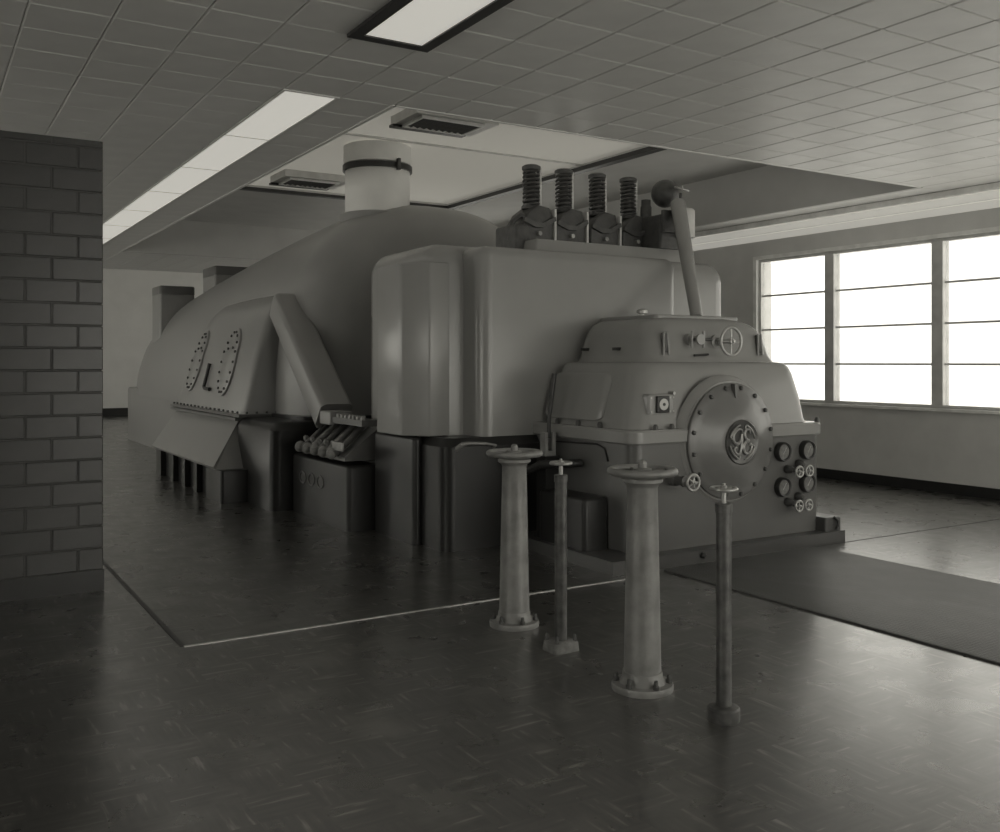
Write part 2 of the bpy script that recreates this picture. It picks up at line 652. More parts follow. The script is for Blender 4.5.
row = 0
z = 0.145
while z < PZ - 0.02:
    hh = min(BH, PZ - z)
    x = PX1 - (0 if row % 2 else BW / 2)
    spans = []
    if row % 2 == 0:
        spans.append((PX1 - BW / 2, PX1))
    while x > -0.6:
        spans.append((x - BW, x))
        x -= BW
    for a, b in spans:
        wd = b - a - 0.007
        piece('block', ('blk', round(wd, 3), round(hh, 3)), block_geo(wd, 0.03, hh - 0.007), 'block', pier, ((a + b) / 2, PY0 + 0.015 + random.uniform(-0.0015, 0.0015), z + hh / 2))
    # the return face of the pier
    y = PY0 + (0.03 if row % 2 else 0.03)
    k = 0
    while y < PY1 - 0.02:
        L_ = min(BW if (k or row % 2) else BW / 2, PY1 - y)
        g = boxgeo(-0.008, 0.008, -L_ / 2 + 0.0035, L_ / 2 - 0.0035, -hh / 2 + 0.0035, hh / 2 - 0.0035)
        piece('block', ('ret', round(L_, 3), round(hh, 3)), g, 'block', pier, (PX1 - 0.008, y + L_ / 2, z + hh / 2))
        y += L_
        k += 1
    z += hh
    row += 1

# ---- ceiling
RX0, RX1, RY0, RY1 = 3.25, 10.0, 6.9, 18.6
YB = 21.8
ceiling = S(boxes('ceiling', [
    (XL, XW, YN, RY0, ZC + 0.012, ZC + 0.08), (XL, RX0, RY0, YB, ZC + 0.012, ZC + 0.08),
    (RX1, XW, RY0, YB, ZC + 0.012, ZC + 0.08), (RX0, RX1, RY1, YB, ZC + 0.012, ZC + 0.08)], 'tileback'))
boxes('recess_side', [
    (RX0 - 0.06, RX0, RY0 - 0.06, RY1 + 0.06, ZC + 0.081, ZR + 0.1), (RX1 - 0.012, RX1 + 0.06, RY0 + 0.001, RY1 + 0.06, ZC - 0.003, ZR + 0.1),
    (RX0, RX1, RY0 - 0.06, RY0, ZC + 0.081, ZR + 0.1), (RX0, RX1 - 0.012, RY1 - 0.012, RY1 + 0.06, ZC - 0.003, ZC + 0.36), (RX0, RX1 - 0.012, RY1 - 0.004, RY1 + 0.06, ZC + 0.36, ZR + 0.1)], 'recess', ceiling)
HX0, HX1, HY0, HY1 = 3.45, 7.85, 7.05, 14.5            # roof hatch inside the recess
boxes('recess_top', [(HX1, RX1 - 0.012, RY0, RY1 - 0.004, ZR, ZR + 0.06), (RX0, HX0, RY0, RY1, ZR, ZR + 0.06),
                     (HX0, HX1, HY1, RY1 - 0.004, ZR, ZR + 0.06), (HX0, HX1, RY0, HY0, ZR, ZR + 0.06)], 'recess', ceiling)
for ya, yb in ((HY0, 10.6), (10.6, HY1)):
    build('hatch_panel', [(HX0, ya, ZR + 0.03), (HX1, ya, ZR + 0.03), (HX1, yb, ZR + 0.03), (HX0, yb, ZR + 0.03)], [(0, 1, 2, 3)], 'bright_hatch', ceiling, smooth=False)
box('hatch_joint', (HX0, HX1, 10.585, 10.615, ZR + 0.005, ZR + 0.029), 'frame', ceiling)
boxes('hatch_angle', [(HX1 - 0.02, HX1 + 0.11, HY0, HY1 + 0.09, ZR - 0.06, ZR - 0.001), (HX0, HX1 - 0.02, HY1, HY1 + 0.10, ZR - 0.05, ZR - 0.001)], 'black', ceiling)
box('far_soffit', (XL, XW, YB, YB + 0.1, ZC + 0.0, ZT), 'wall', ceiling)
box('far_roof', (XL, XW, YB, YF, ZT, ZT + 0.1), 'farwall', ceiling)
# white lip round the recess opening
boxes('recess_lip', [(RX0 - 0.02, RX0 + 0.015, RY0 - 0.02, RY1, ZC - 0.006, ZC + 0.10), (RX0, RX1, RY0 - 0.02, RY0 + 0.012, ZC - 0.006, ZC + 0.10)], 'tile', ceiling)

TS = 0.45
tiles = []
x = 5.05 - TS * 22
while x < XW - 0.3:
    y = 4.2 - TS * 18
    while y < YB - 0.05:
        cx, cy = x + TS / 2, y + TS / 2
        y += TS
        if cy < YN or cx < XL + 0.1:
            continue
        if RX0 < cx < RX1 and RY0 < cy < RY1:
            continue
        if 2.35 < cx < 2.80 and (cy > RY0 or 3.0 < cy < 5.55):
            continue
        p = project((cx, cy, ZC))
        seen = p and -15 < p[0] < 1015 and -15 < p[1] < 847 and not (p[0] < 100 and cy > PY0)
        tiles.append((not seen, p[2] if p else 99, cx, cy))
    x += TS
tiles.sort()


def tile_geo(s, th=0.012, e=0.011):
    a = s / 2 - 0.002
    rs = []
    for zz, i in ((th / 2, 0), (-th / 2 + 0.005, 0), (-th / 2, e)):
        rs.append([(-a + i, -a + i, zz), (a - i, -a + i, zz), (a - i, a - i, zz), (-a + i, a - i, zz)])
    return rings(rs)


TG = tile_geo(TS)
for u, d, cx, cy in tiles[:300]:
    piece('tile', 'ctile', TG, 'tile', ceiling, (cx, cy, ZC + 0.006 + random.uniform(-0.0008, 0.0008)))
v, f = merge([([Vector(p) + Vector((cx, cy, ZC + 0.006)) for p in TG[0]], TG[1]) for u, d, cx, cy in tiles[300:]])
tag(build('tile_field', v, f, 'tile', ceiling, smooth=False), kind='stuff')

# ================================================================= lights in the ceiling
LX0, LX1 = 2.37, 2.77
e = thing('strip_light', (2.57, 6.93, ZC), 'long row of glowing flush panels in the tiled ceiling beside the raised opening', 'ceiling light')
ys = [6.93 + 1.64 * k for k in range(8)]
boxes('housing', [(2.352, LX0, 6.905, 18.6, ZC - 0.006, ZC + 0.011), (LX1, 2.798, 6.905, 18.6, ZC - 0.006, ZC + 0.011), (LX0, LX1, 6.905, 6.93, ZC - 0.006, ZC + 0.011), (LX0, LX1, 18.41, 18.6, ZC - 0.006, ZC + 0.011)], 'tile', e)
for a, b in zip(ys, ys[1:]):
    box('diffuser', (LX0, LX1, a + 0.006, b - 0.006, ZC + 0.0, ZC + 0.011), 'lamp', e)
for a in ys[1:-1]:
    box('divider', (LX0, LX1, a - 0.006, a + 0.006, ZC - 0.004, ZC + 0.011), 'frame', e)
e = thing('framed_light', (2.57, 5.5, ZC), 'glowing ceiling panel inside a wide dark frame', 'ceiling light')
boxes('frame', [(2.29, 2.37, 2.9, 5.54, ZC - 0.022, ZC + 0.0), (2.77, 2.85, 2.9, 5.54, ZC - 0.022, ZC + 0.0), (2.37, 2.77, 5.46, 5.54, ZC - 0.022, ZC + 0.0), (2.37, 2.77, 2.9, 2.98, ZC - 0.022, ZC + 0.0)], 'black', e)
box('diffuser', (2.37, 2.77, 2.98, 5.46, ZC - 0.012, ZC - 0.001), 'lampoff', e)


# glowing cove along the head of the right wall: trough, two long emissive bands, joint between them
CY1 = 21.7
e = thing('cove_strip', (XW - 0.1, 9.0, 3.40), 'continuous pale glowing cove strip along the wall head above the windows', 'ceiling light')
prism('trough', [(XW - 0.001, ZC - 0.002), (XW - 0.25, ZC - 0.002), (XW - 0.25, ZC - 0.075), (XW - 0.20, ZC - 0.075), (XW - 0.03, ZC - 0.245), (XW - 0.001, ZC - 0.245)], 'y', YN + 0.02, CY1, 'whitetrim', e, smooth=False)
for (xa, za), (xb, zb) in (((XW - 0.205, ZC - 0.080), (XW - 0.130, ZC - 0.155)), ((XW - 0.115, ZC - 0.170), (XW - 0.035, ZC - 0.250))):
    prism('cove_band', [(xa + 0.004, za + 0.004), (xa - 0.006, za - 0.006), (xb - 0.006, zb - 0.006), (xb + 0.004, zb + 0.004)], 'y', YN + 0.04, CY1 - 0.02, 'cove_glow', e, smooth=False)


def register(x0, x1, y0, y1, label):
    e = thing('air_register', ((x0 + x1) / 2, (y0 + y1) / 2, ZR), label, 'vent')
    zb = ZR - 0.10
    box('duct_collar', (x0 - 0.09, x1 + 0.14, y0 - 0.06, y1 + 0.10, zb + 0.03, ZR + 0.029), 'frame', e)
    boxes('frame', [(x0, x1, y0, y0 + 0.03, zb, zb + 0.029), (x0, x1, y1 - 0.03, y1, zb, zb + 0.029), (x0, x0 + 0.03, y0 + 0.03, y1 - 0.03, zb, zb + 0.029), (x1 - 0.03, x1, y0 + 0.03, y1 - 0.03, zb, zb + 0.029)], 'whitetrim', e)
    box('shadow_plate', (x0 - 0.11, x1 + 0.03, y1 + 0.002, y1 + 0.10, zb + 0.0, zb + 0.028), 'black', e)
    box('backing', (x0 + 0.03, x1 - 0.03, y0 + 0.03, y1 - 0.03, zb + 0.024, zb + 0.029), 'black', e)
    n = 9
    for i in range(n):
        x = x0 + 0.03 + (x1 - x0 - 0.06) * (i + 0.5) / n
        prism('louver', [(x - 0.026, zb + 0.022), (x - 0.022, zb + 0.022), (x + 0.026, zb + 0.004), (x + 0.022, zb + 0.004)], 'y', y0 + 0.03, y1 - 0.03, 'iron', e, smooth=False)


register(4.60, 5.38, 9.06, 9.55, 'white-framed louvered air register just inside the near edge of the raised ceiling')
register(4.55, 5.30, 13.1, 13.6, 'dark louvered air register beyond the white round duct')

# ================================================================= the turbine generator
CX = 5.6
T = thing('turbine_generator', (CX, 9.0, 0), 'huge grey enamelled steam turbine generator filling the hall', 'turbine')

# ---- base plate and front standard (lower body)
bp_ = box('base_plate', (4.45, 7.07, 5.62, 7.2, 0.0, 0.10), 'bedsteel', T)
rbox('base_foot', (6.86, 7.07, 5.66, 6.3, 0.10, 0.22), 0.02, 0.015, 'bedsteel', bp_)
tube('foot_lug', [(6.96, 5.65, 0.22), (7.0, 5.64, 0.19), (7.0, 5.64, 0.14), (6.98, 5.645, 0.11)], 0.012, 'black', bp_)
lathe('plug', [(0.025, 0), (0.025, 0.02), (0.015, 0.03)], (5.35, 5.62, 0.06), 'black', bp_, (0, -1, 0), 12)
fs_ = loft('front_standard', [(0.101, 4.76, 6.90, 5.75, 7.3, 0.10), (0.30, 4.75, 6.91, 5.745, 7.3, 0.10), (0.95, 4.75, 6.91, 5.75, 7.3, 0.10)], 'pedlow', T)
loft('joint_flange', [(0.951, 4.73, 6.92, 5.73, 7.25, 0.11), (0.965, 4.715, 6.935, 5.715, 7.25, 0.12), (1.05, 4.715, 6.935, 5.715, 7.25, 0.12), (1.065, 4.73, 6.92, 5.73, 7.25, 0.11)], 'upper', fs_)
# upper housing: tier, shoulder, cap
hz = []
for z, l, r, f_, rad in ((1.066, 4.78, 6.85, 5.79, 0.16), (1.10, 4.80, 6.84, 5.80, 0.17), (1.30, 4.85, 6.82, 5.83, 0.18), (1.50, 4.92, 6.78, 5.87, 0.19), (1.56, 4.95, 6.76, 5.895, 0.19),
                      (1.59, 4.99, 6.73, 5.93, 0.18), (1.60, 5.05, 6.66, 5.97, 0.16)):
    hz.append((z, l, r, f_, 7.09, rad))
uh = loft('upper_housing', hz, 'upper', T, n=8, angle=50)
cz = []
for z, l, r, f_, rad in ((1.601, 5.10, 6.66, 5.98, 0.18), (1.625, 5.13, 6.65, 6.0, 0.18), (1.66, 5.15, 6.64, 6.02, 0.18), (1.80, 5.19, 6.61, 6.05, 0.19), (1.88, 5.23, 6.57, 6.08, 0.19), (1.93, 5.28, 6.51, 6.12, 0.18),
                       (1.965, 5.36, 6.43, 6.18, 0.16), (1.985, 5.46, 6.33, 6.25, 0.12)):
    cz.append((z, l, r, f_, 7.09, rad))
cap = loft('housing_cap', cz, 'upper', T, n=8, angle=50)
rbox('lid', (5.44, 6.44, 6.28, 7.09, 1.978, 2.012), 0.05, 0.015, 'upper', cap)
lathe('oil_plug', [(0.02, 0), (0.02, 0.03), (0.05, 0.035), (0.05, 0.06), (0.025, 0.075)], (5.68, 6.75, 2.012), 'steel', cap)
for x in (5.32, 6.42):
    prism('lifting_pocket', [(x - 0.02, 1.68), (x + 0.02, 1.68), (x + 0.012, 1.84), (x - 0.012, 1.84)], 'y', 6.015, 6.06, 'iron', cap)
    tube('pocket_rim', [(x - 0.03, 6.01, 1.66), (x - 0.02, 6.02, 1.85), (x + 0.02, 6.025, 1.85), (x + 0.03, 6.01, 1.66)], 0.010, 'upper', cap, 6)
for yy in (6.45, 6.9):
    box('cap_clip', (5.12, 5.19, yy - 0.03, yy + 0.03, 1.70, 1.725), 'black', cap)
# inspection door on the left side
v, f = rings([[(4.80 + 0.30 * (zz - 1.10) - off, yy, zz) for yy, zz in [(6.62 + 0.42 * (a - 0.5) * 2 * s_, 1.31 + 0.36 * (c - 0.5) * s_ * 1.1) for a, c in rr(0, 1, 0, 1, 0.14, 4)]] for off, s_ in ((-0.05, 1.0), (0.012, 1.0), (0.02, 0.96))])
build('inspection_door', v, f, 'upper', uh)
for yy in (6.2, 6.5, 6.8):
    lathe('flange_nut', [(0.024, 0), (0.024, 0.03), (0.014, 0.05)], (4.77, yy, 1.062), 'iron', uh, n=6)
for xx in (4.98, 5.15, 6.86):
    lathe('flange_nut', [(0.022, 0), (0.022, 0.028), (0.013, 0.045)], (xx, 5.755, 1.062), 'iron', uh, n=6)
# rear-left end plate of the lower body, arched top
tube('side_seam', [(4.745, 6.95, 0.12), (4.745, 6.95, 0.85), (4.745, 6.85, 0.91), (4.745, 6.2, 0.93), (4.745, 6.1, 0.90), (4.745, 6.06, 0.8)], 0.008, 'lower', fs_, 6)
# ---- round end cover with emblem
GC = Vector((5.76, 5.75, 0.945))
lathe('cover_boss', [(0.55, -0.05), (0.525, 0.0), (0.505, 0.012), (0.50, 0.02), (0.50, 0.0205)], GC, 'upper', T, (0, -1, 0), 48)
disk = lathe('end_cover', [(0.478, 0.0206), (0.484, 0.025), (0.484, 0.045), (0.474, 0.055), (0.43, 0.062), (0.39, 0.08), (0.30, 0.12), (0.22, 0.15), (0.19, 0.155), (0.001, 0.155)], GC, 'cover', T, (0, -1, 0), 64, angle=40)
bolt0 = None
for i in range(16):
    a = math.pi / 16 + i * math.pi / 8
    c = GC + Vector((0.447 * math.cos(a), -0.062, 0.447 * math.sin(a)))
    if bolt0 is None:
        bolt0 = lathe('cover_bolt', [(0.020, -0.012), (0.020, 0.012), (0.012, 0.018)], c, 'iron', disk, (0, -1, 0), 6)
        off = WL[bolt0.name] - c
    else:
        share('cover_bolt', bolt0, c + off, disk)
prism('top_lug', [(GC.x - 0.022, GC.z + 0.475), (GC.x + 0.022, GC.z + 0.475), (GC.x + 0.01, GC.z + 0.36), (GC.x - 0.01, GC.z + 0.36)], 'y', GC.y - 0.10, GC.y - 0.05, 'pedlow', disk)
EY = GC.y - 0.157
emb = tag(lathe('emblem', [(0.185, -0.03), (0.185, 0.004), (0.178, 0.010), (0.168, 0.004), (0.001, 0.006)], (GC.x, EY, GC.z), 'bronze', disk, (0, -1, 0), 48), 'round cast medallion with entwined script letters G and E')


def script(name, pts, r=0.013, sub=8):
    """smooth curve through points given in units of the emblem's radius"""
    P = [Vector((p[0], p[1], 0)) for p in pts]
    out = []
    for i in range(len(P) - 1):
        p0, p1, p2, p3 = P[max(i - 1, 0)], P[i], P[i + 1], P[min(i + 2, len(P) - 1)]
        for k in range(sub):
            t = k / sub
            out.append(0.5 * ((2 * p1) + (p2 - p0) * t + (2 * p0 - 5 * p1 + 4 * p2 - p3) * t * t + (3 * p1 - p0 - 3 * p2 + p3) * t ** 3))
    out.append(P[-1])
    n = len(out)
    rad = [r * (0.55 + 0.55 * math.sin(math.pi * i / (n - 1))) for i in range(n)]
    tube(name, [(GC.x + 0.165 * q.x, EY - 0.010, GC.z + 0.165 * q.y) for q in out], rad, 'emblem_relief', emb, 6)


script('letter_g', [(0.02, 0.42), (-0.10, 0.62), (-0.36, 0.62), (-0.62, 0.36), (-0.58, 0.02), (-0.34, -0.06), (-0.12, 0.12), (-0.06, 0.40), (-0.08, 0.05), (-0.10, -0.30), (-0.26, -0.58), (-0.50, -0.50), (-0.56, -0.30), (-0.40, -0.24)])
script('letter_e', [(0.52, 0.40), (0.46, 0.60), (0.26, 0.60), (0.14, 0.42), (0.22, 0.16), (0.40, 0.06), (0.20, 0.02), (0.06, -0.22), (0.14, -0.52), (0.38, -0.58), (0.60, -0.34), (0.56, -0.10), (0.44, -0.20)])
for k in range(4):
    a0 = math.pi / 4 + k * R90
    pts = []
    for i in range(9):
        s_ = i / 8
        a = a0 - 0.62 + 1.1 * s_
        rr_ = 0.86 - 0.02 * math.sin(s_ * math.pi)
        pts.append((rr_ * math.cos(a), rr_ * math.sin(a)))
    a = a0 + 0.42
    pts += [(0.70 * math.cos(a + 0.10), 0.70 * math.sin(a + 0.10)), (0.66 * math.cos(a - 0.12), 0.66 * math.sin(a - 0.12))]
    script('scroll', pts, 0.009, 4)

# ---- fittings on the front standard
gb = rbox('gauge_box', (4.94, 5.22, 5.79, 5.90, 1.185, 1.345), 0.03, 0.02, 'upper', uh)
prism('gauge_bezel', [(5.01, 1.195), (5.14, 1.195), (5.14, 1.330), (5.01, 1.330)], 'y', 5.765, 5.79, 'black', gb, 0.008)
lathe('gauge_face', [(0.046, 0), (0.046, 0.004)], (5.075, 5.765, 1.263), 'dial', gb, (0, -1, 0), 24)
lathe('gauge_hub', [(0.013, 0), (0.013, 0.004)], (5.075, 5.761, 1.263), 'black', gb, (0, -1, 0), 12)
for x, z in ((4.965, 1.205), (4.965, 1.315), (5.195, 1.205), (5.195, 1.315), (5.16, 1.205), (5.16, 1.315)):
    lathe('screw', [(0.008, 0), (0.007, 0.006)], (x, 5.79, z), 'steel', gb, (0, -1, 0), 8)
lathe('screw', [(0.014, 0), (0.014, 0.06)], (5.20, 5.84, 1.350), 'steel', gb, (0, -1, 0), 8)
# trip wheel on the cap and the valve beside it
tw = handwheel('cap_handwheel', (5.91, 5.86, 1.775), 0.118, (0, -1, 0), 0.012, 'steel', cap, 4, 0.025, 0.04)
cyl('wheel_stem', (5.91, 6.10, 1.775), (5.91, 5.86, 1.775), 0.02, 'steel', tw)
lathe('stem_flange', [(0.06, 0), (0.06, 0.03), (0.035, 0.04), (0.035, 0.08)], (5.91, 6.06, 1.775), 'upper', tw, (0, -1, 0))
cyl('drip_bar', (5.62, 6.0, 1.655), (5.78, 6.0, 1.665), 0.010, 'black', cap)
sv = lathe('shaft_valve', [(0.05, 0), (0.05, 0.05), (0.025, 0.055), (0.025, 0.14), (0.045, 0.145), (0.045, 0.165)], (5.60, 6.06, 1.79), 'upper', cap, (0, -1, 0))
cyl('valve_arm', (5.55, 5.95, 1.86), (5.55, 5.95, 1.72), 0.012, 'upper', sv)
cyl('valve_arm', (5.68, 5.95, 1.86), (5.68, 5.95, 1.72), 0.012, 'upper', sv)
cyl('valve_link', (5.55, 5.95, 1.79), (5.75, 5.93, 1.79), 0.014, 'iron', sv)
# four gauges and four small valves at the right end
for x, z in ((6.39, 0.825), (6.70, 0.825), (6.39, 0.52), (6.70, 0.535)):
    g = lathe('pressure_gauge', [(0.085, 0), (0.085, 0.045), (0.078, 0.055), (0.066, 0.05), (0.064, 0.035)], (x, 5.75, z), 'black', fs_, (0, -1, 0), 32)
    lathe('gauge_face', [(0.063, 0), (0.063, 0.004)], (x, 5.713, z), 'dialgrey', g, (0, -1, 0), 24)
    tube('gauge_needle', [(x - 0.015, 5.706, z - 0.02), (x + 0.025, 5.706, z + 0.035)], 0.003, 'dial', g, 5)
for x, z in ((6.49, 0.655), (6.615, 0.655), (6.485, 0.36), (6.605, 0.36)):
    wv = handwheel('needle_valve_wheel', (x, 5.63, z), 0.045, (0, -1, 0), 0.010, 'steel', fs_, 4, 0.014, 0.03, 20)
    cyl('wheel_stem', (x, 5.75, z), (x, 5.63, z), 0.010, 'iron', wv, 10)
for x, z in ((6.46, 0.67), (6.60, 0.71), (6.46, 0.385), (6.59, 0.425)):
    lathe('valve_body', [(0.034, 0), (0.04, 0.02), (0.03, 0.06), (0.016, 0.075)], (x, 5.75, z), 'iron', fs_, (0, -1, 0), 12)
wv = handwheel('drain_valve_wheel', (5.14, 5.50, 0.665), 0.062, (0, -1, 0), 0.012, 'steel', fs_, 5, 0.016, 0.03, 24)
lathe('valve_body', [(0.05, 0), (0.05, 0.06), (0.035, 0.07), (0.035, 0.14), (0.045, 0.145), (0.045, 0.17), (0.015, 0.18), (0.015, 0.25)], (5.14, 5.75, 0.665), 'pedlow', wv, (0, -1, 0))

# ---- valve chest cover behind the front standard
ch = rbox('chest_cover', (3.80, 7.45, 7.40, 8.75, 0.951, 2.66), 0.22, 0.22, 'upper', T, 3, 6)
# side plate with a broad chamfer at the front corner
pl = [(3.80, 7.34), (3.635, 7.55), (3.62, 7.60), (3.62, 8.05), (3.66, 8.10), (4.0, 8.10), (4.0, 7.34)]
sp = prism('corner_cover', pl, 'z', 0.953, 2.47, 'upper', ch, 0.016, bseg=2, angle=30)
rbox('chest_front', (4.17, 6.45, 7.10, 7.8, 0.951, 2.62), 0.13, 0.10, 'upper', ch, 8, 5)
box('casing_link', (4.9, 6.9, 8.7, 10.5, 0.955, 2.3), 'hood', T)
# dark lower skirt
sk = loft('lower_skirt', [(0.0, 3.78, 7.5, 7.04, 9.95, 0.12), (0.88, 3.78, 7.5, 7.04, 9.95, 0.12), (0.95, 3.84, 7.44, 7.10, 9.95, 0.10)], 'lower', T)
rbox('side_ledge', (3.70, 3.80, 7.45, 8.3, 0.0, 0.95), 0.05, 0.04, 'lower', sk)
tube('grab_handle', [(3.90, 7.05, 0.86), (3.92, 6.98, 0.905), (3.97, 6.97, 0.915), (4.15, 6.97, 0.905), (4.25, 6.98, 0.885), (4.27, 7.05, 0.86)], [0.022, 0.022, 0.016, 0.012, 0.012, 0.012], 'alum', sk)
# hand lever between skirt and standard
lv_ = tube('hand_lever', [(4.62, 6.72, 0.95), (4.63, 6.72, 1.15), (4.665, 6.72, 1.42), (4.68, 6.72, 1.50)], [0.016, 0.018, 0.026, 0.022], 'black', T, 10)
boxes('lever_clevis', [(4.56, 4.595, 6.69, 6.76, 0.84, 1.0), (4.64, 4.675, 6.69, 6.76, 0.84, 1.0), (4.56, 4.675, 6.69, 6.76, 0.80, 0.84)], 'alum', lv_)
boxes('lever_post', [(4.55, 4.69, 6.66, 6.80, 0.101, 0.80)], 'lower', lv_)
# lower left casing beside the standard: pipe work and step
rbox('oil_box', (4.50, 4.748, 6.05, 6.70, 0.101, 0.52), 0.04, 0.03, 'lower', T)
tube('oil_pipe', [(4.40, 6.95, 0.25), (4.40, 6.90, 0.62), (4.47, 6.62, 0.74), (4.62, 6.4, 0.76), (4.72, 6.4, 0.76)], 0.035, 'lower', T, 10)
for k in range(5):
    lathe('pipe_bolt', [(0.012, 0), (0.012, 0.025)], (4.46 + 0.04 * k, 6.93, 0.70 - 0.006 * k), 'alum', T, (0, -1, 0), 6)

# ---- valve springs on top of the chest
pln = loft('spring_deck', [(2.60, 5.04, 6.98, 7.55, 8.60, 0.03), (2.77, 5.08, 6.93, 7.59, 8.55, 0.02), (2.785, 5.09, 6.91, 7.60, 8.53, 0.015)], 'upper', T)
for i, x in enumerate((5.29, 5.69, 6.12, 6.54)):
    vg = prism('valve_yoke', [(x - 0.20, 2.786), (x + 0.16, 2.786), (x + 0.16, 3.02), (x + 0.12, 3.14), (x - 0.02, 3.16), (x - 0.13, 3.08), (x - 0.20, 2.97)], 'y', 7.84, 8.16, 'iron', T, 0.015)
    prism('yoke_brow', [(x - 0.21, 2.98), (x - 0.08, 2.93), (x + 0.02, 2.93), (x + 0.17, 3.01), (x + 0.16, 3.05), (x + 0.02, 2.98), (x - 0.08, 2.98), (x - 0.20, 3.02)], 'y', 7.80, 7.84, 'alum' if 0 else 'iron', vg)
    cyl('yoke_pin', (x - 0.03, 7.84, 2.87), (x - 0.03, 7.79, 2.87), 0.022, 'steel' if i % 2 else 'alum', vg)
    box('yoke_rib', (x + 0.162, x + 0.185, 7.82, 8.18, 2.786, 3.13), 'frame', vg)
    cyl('spring_guide', (x, 8.0, 3.10), (x, 8.0, 3.56), 0.045, 'black', vg, 16)
    turns, n = 9, 9 * 14
    sp_ = tube('spring', [(x + 0.075 * math.cos(2 * math.pi * turns * k / n), 8.0 + 0.075 * math.sin(2 * math.pi * turns * k / n), 3.155 + 0.37 * k / n) for k in range(n + 1)], 0.0165, 'spring', vg, 6)
    lathe('spring_cap', [(0.09, 0), (0.095, 0.01), (0.095, 0.035), (0.07, 0.05), (0.001, 0.052)], (x, 8.0, 3.53), 'iron', vg)
    lathe('spring_seat', [(0.10, 0), (0.10, 0.03)], (x, 8.0, 3.135), 'iron', vg)
    box('guide_bar', (x + 0.082, x + 0.105, 7.97, 8.03, 3.13, 3.56), 'frame', vg)
tube('trip_arm', [(5.00, 7.95, 2.80), (5.02, 7.93, 2.98), (5.10, 7.9, 3.05), (5.22, 7.88, 3.0)], 0.028, 'iron', T)
rbox('trip_block', (4.98, 5.14, 7.8, 8.2, 2.70, 2.95), 0.03, 0.03, 'iron', T)
# servo motor block, ball, small valve
sb = rbox('servo_block', (6.60, 6.95, 7.55, 7.95, 2.786, 3.14), 0.03, 0.02, 'iron', T)
rbox('servo_face', (6.60, 6.76, 7.50, 7.549, 2.95, 3.18), 0.015, 0.01, 'iron', sb)
lathe('servo_pot', [(0.06, 0), (0.06, 0.12), (0.05, 0.14), (0.05, 0.20), (0.001, 0.21)], (6.66, 7.85, 3.13), 'iron', sb)
lathe('governor_ball', [(0.001, -0.15)] + [(0.15 * math.sin(a * math.pi / 12), -0.15 * math.cos(a * math.pi / 12)) for a in range(1, 12)] + [(0.001, 0.15)], (6.84, 7.75, 3.40), 'iron', sb, angle=60)
vt = handwheel('servo_wheel', (6.80, 7.45, 3.40), 0.07, (0.1, -0.3, 1), 0.011, 'steel', sb, 4, 0.02, 0.03, 20)
cyl('wheel_stem', (6.80, 7.46, 3.36), (6.79, 7.47, 3.20), 0.016, 'iron', vt)
rbox('servo_side', (6.80, 6.98, 7.40, 7.56, 2.90, 3.21), 0.07, 0.04, 'frame', sb)
pp = tube('oil_return_pipe', [(6.76, 7.46, 3.24), (6.44, 6.98, 2.62), (6.12, 6.50, 2.00)], [0.080, 0.068, 0.056], 'upper', T, 16)

# ---- exhaust hood: arched body, rounded front, falling towards the far end
def arch(y, wd, zt, zb=0.95, cx=CX, p=0.78, n=40):
    out = []
    for i in range(n + 1):
        a = math.pi * i / n
        c, s = math.cos(a), math.sin(a)
        out.append((cx + wd * (1 if c > 0 else -1) * abs(c) ** p, y, zb + (zt - zb) * abs(s) ** p))
    return out


rs = []
R0 = 0.85
for k in range(9):
    a = k / 8 * R90
    d = R0 * (1 - math.sin(a))
    rs.append(arch(10.15 + R0 * (1 - math.cos(a)), 1.93 - 0.75 * d, 3.60 - 0.72 * d))
for y, wd, zt in ((11.6, 1.93, 3.58), (12.5, 1.93, 3.53), (14, 1.93, 3.42), (15, 1.92, 3.34), (16.5, 1.92, 3.20), (18, 1.90, 3.04), (19, 1.87, 2.88), (19.8, 1.82, 2.66), (20.4, 1.74, 2.36), (20.75, 1.62, 2.05), (20.85, 1.45, 1.75)):
    rs.append(arch(y, wd, zt))
v, f = rings(rs)
hood = build('exhaust_hood', v, f, 'hood', T, angle=60)
# generator bed beyond
gbed = rbox('generator_bed', (3.78, 7.6, 14.6, 21.0, 0.0, 1.08), 0.10, 0.05, 'hood', T)
for (x0, x1, y0, y1, zt, zb) in ((3.87, 4.50, 18.3, 19.0, 3.02, 1.8), (4.42, 5.10, 16.6, 17.4, 3.27, 2.3)):
    p_ = rbox('vent_riser', (x0, x1, y0, y1, zb, zt - 0.16), 0.04, 0.01, 'hood', hood)
    rbox('riser_cap', (x0 - 0.006, x1 + 0.006, y0 - 0.006, y1 + 0.006, zt - 0.159, zt), 0.05, 0.03, 'pedlow', p_)

loft('hood_flange', [(0.951, 3.62, 7.6, 10.05, 11.3, 0.25), (0.99, 3.62, 7.6, 10.05, 11.3, 0.25)], 'lower', hood)
# side bulge with sloping face
BY0, BY1 = 11.1, 14.5
SLOPE = [(0.985, 3.28), (1.35, 3.36), (1.7, 3.44), (2.05, 3.55), (2.25, 3.64), (2.40, 3.76), (2.47, 3.95)]


def lean(y, z):
    """the far end of the bulge draws back into the hood"""
    return 0.16 * max(0.0, (y - 12.6) / 2.0) ** 1.5 * (z - 0.985) / 1.4


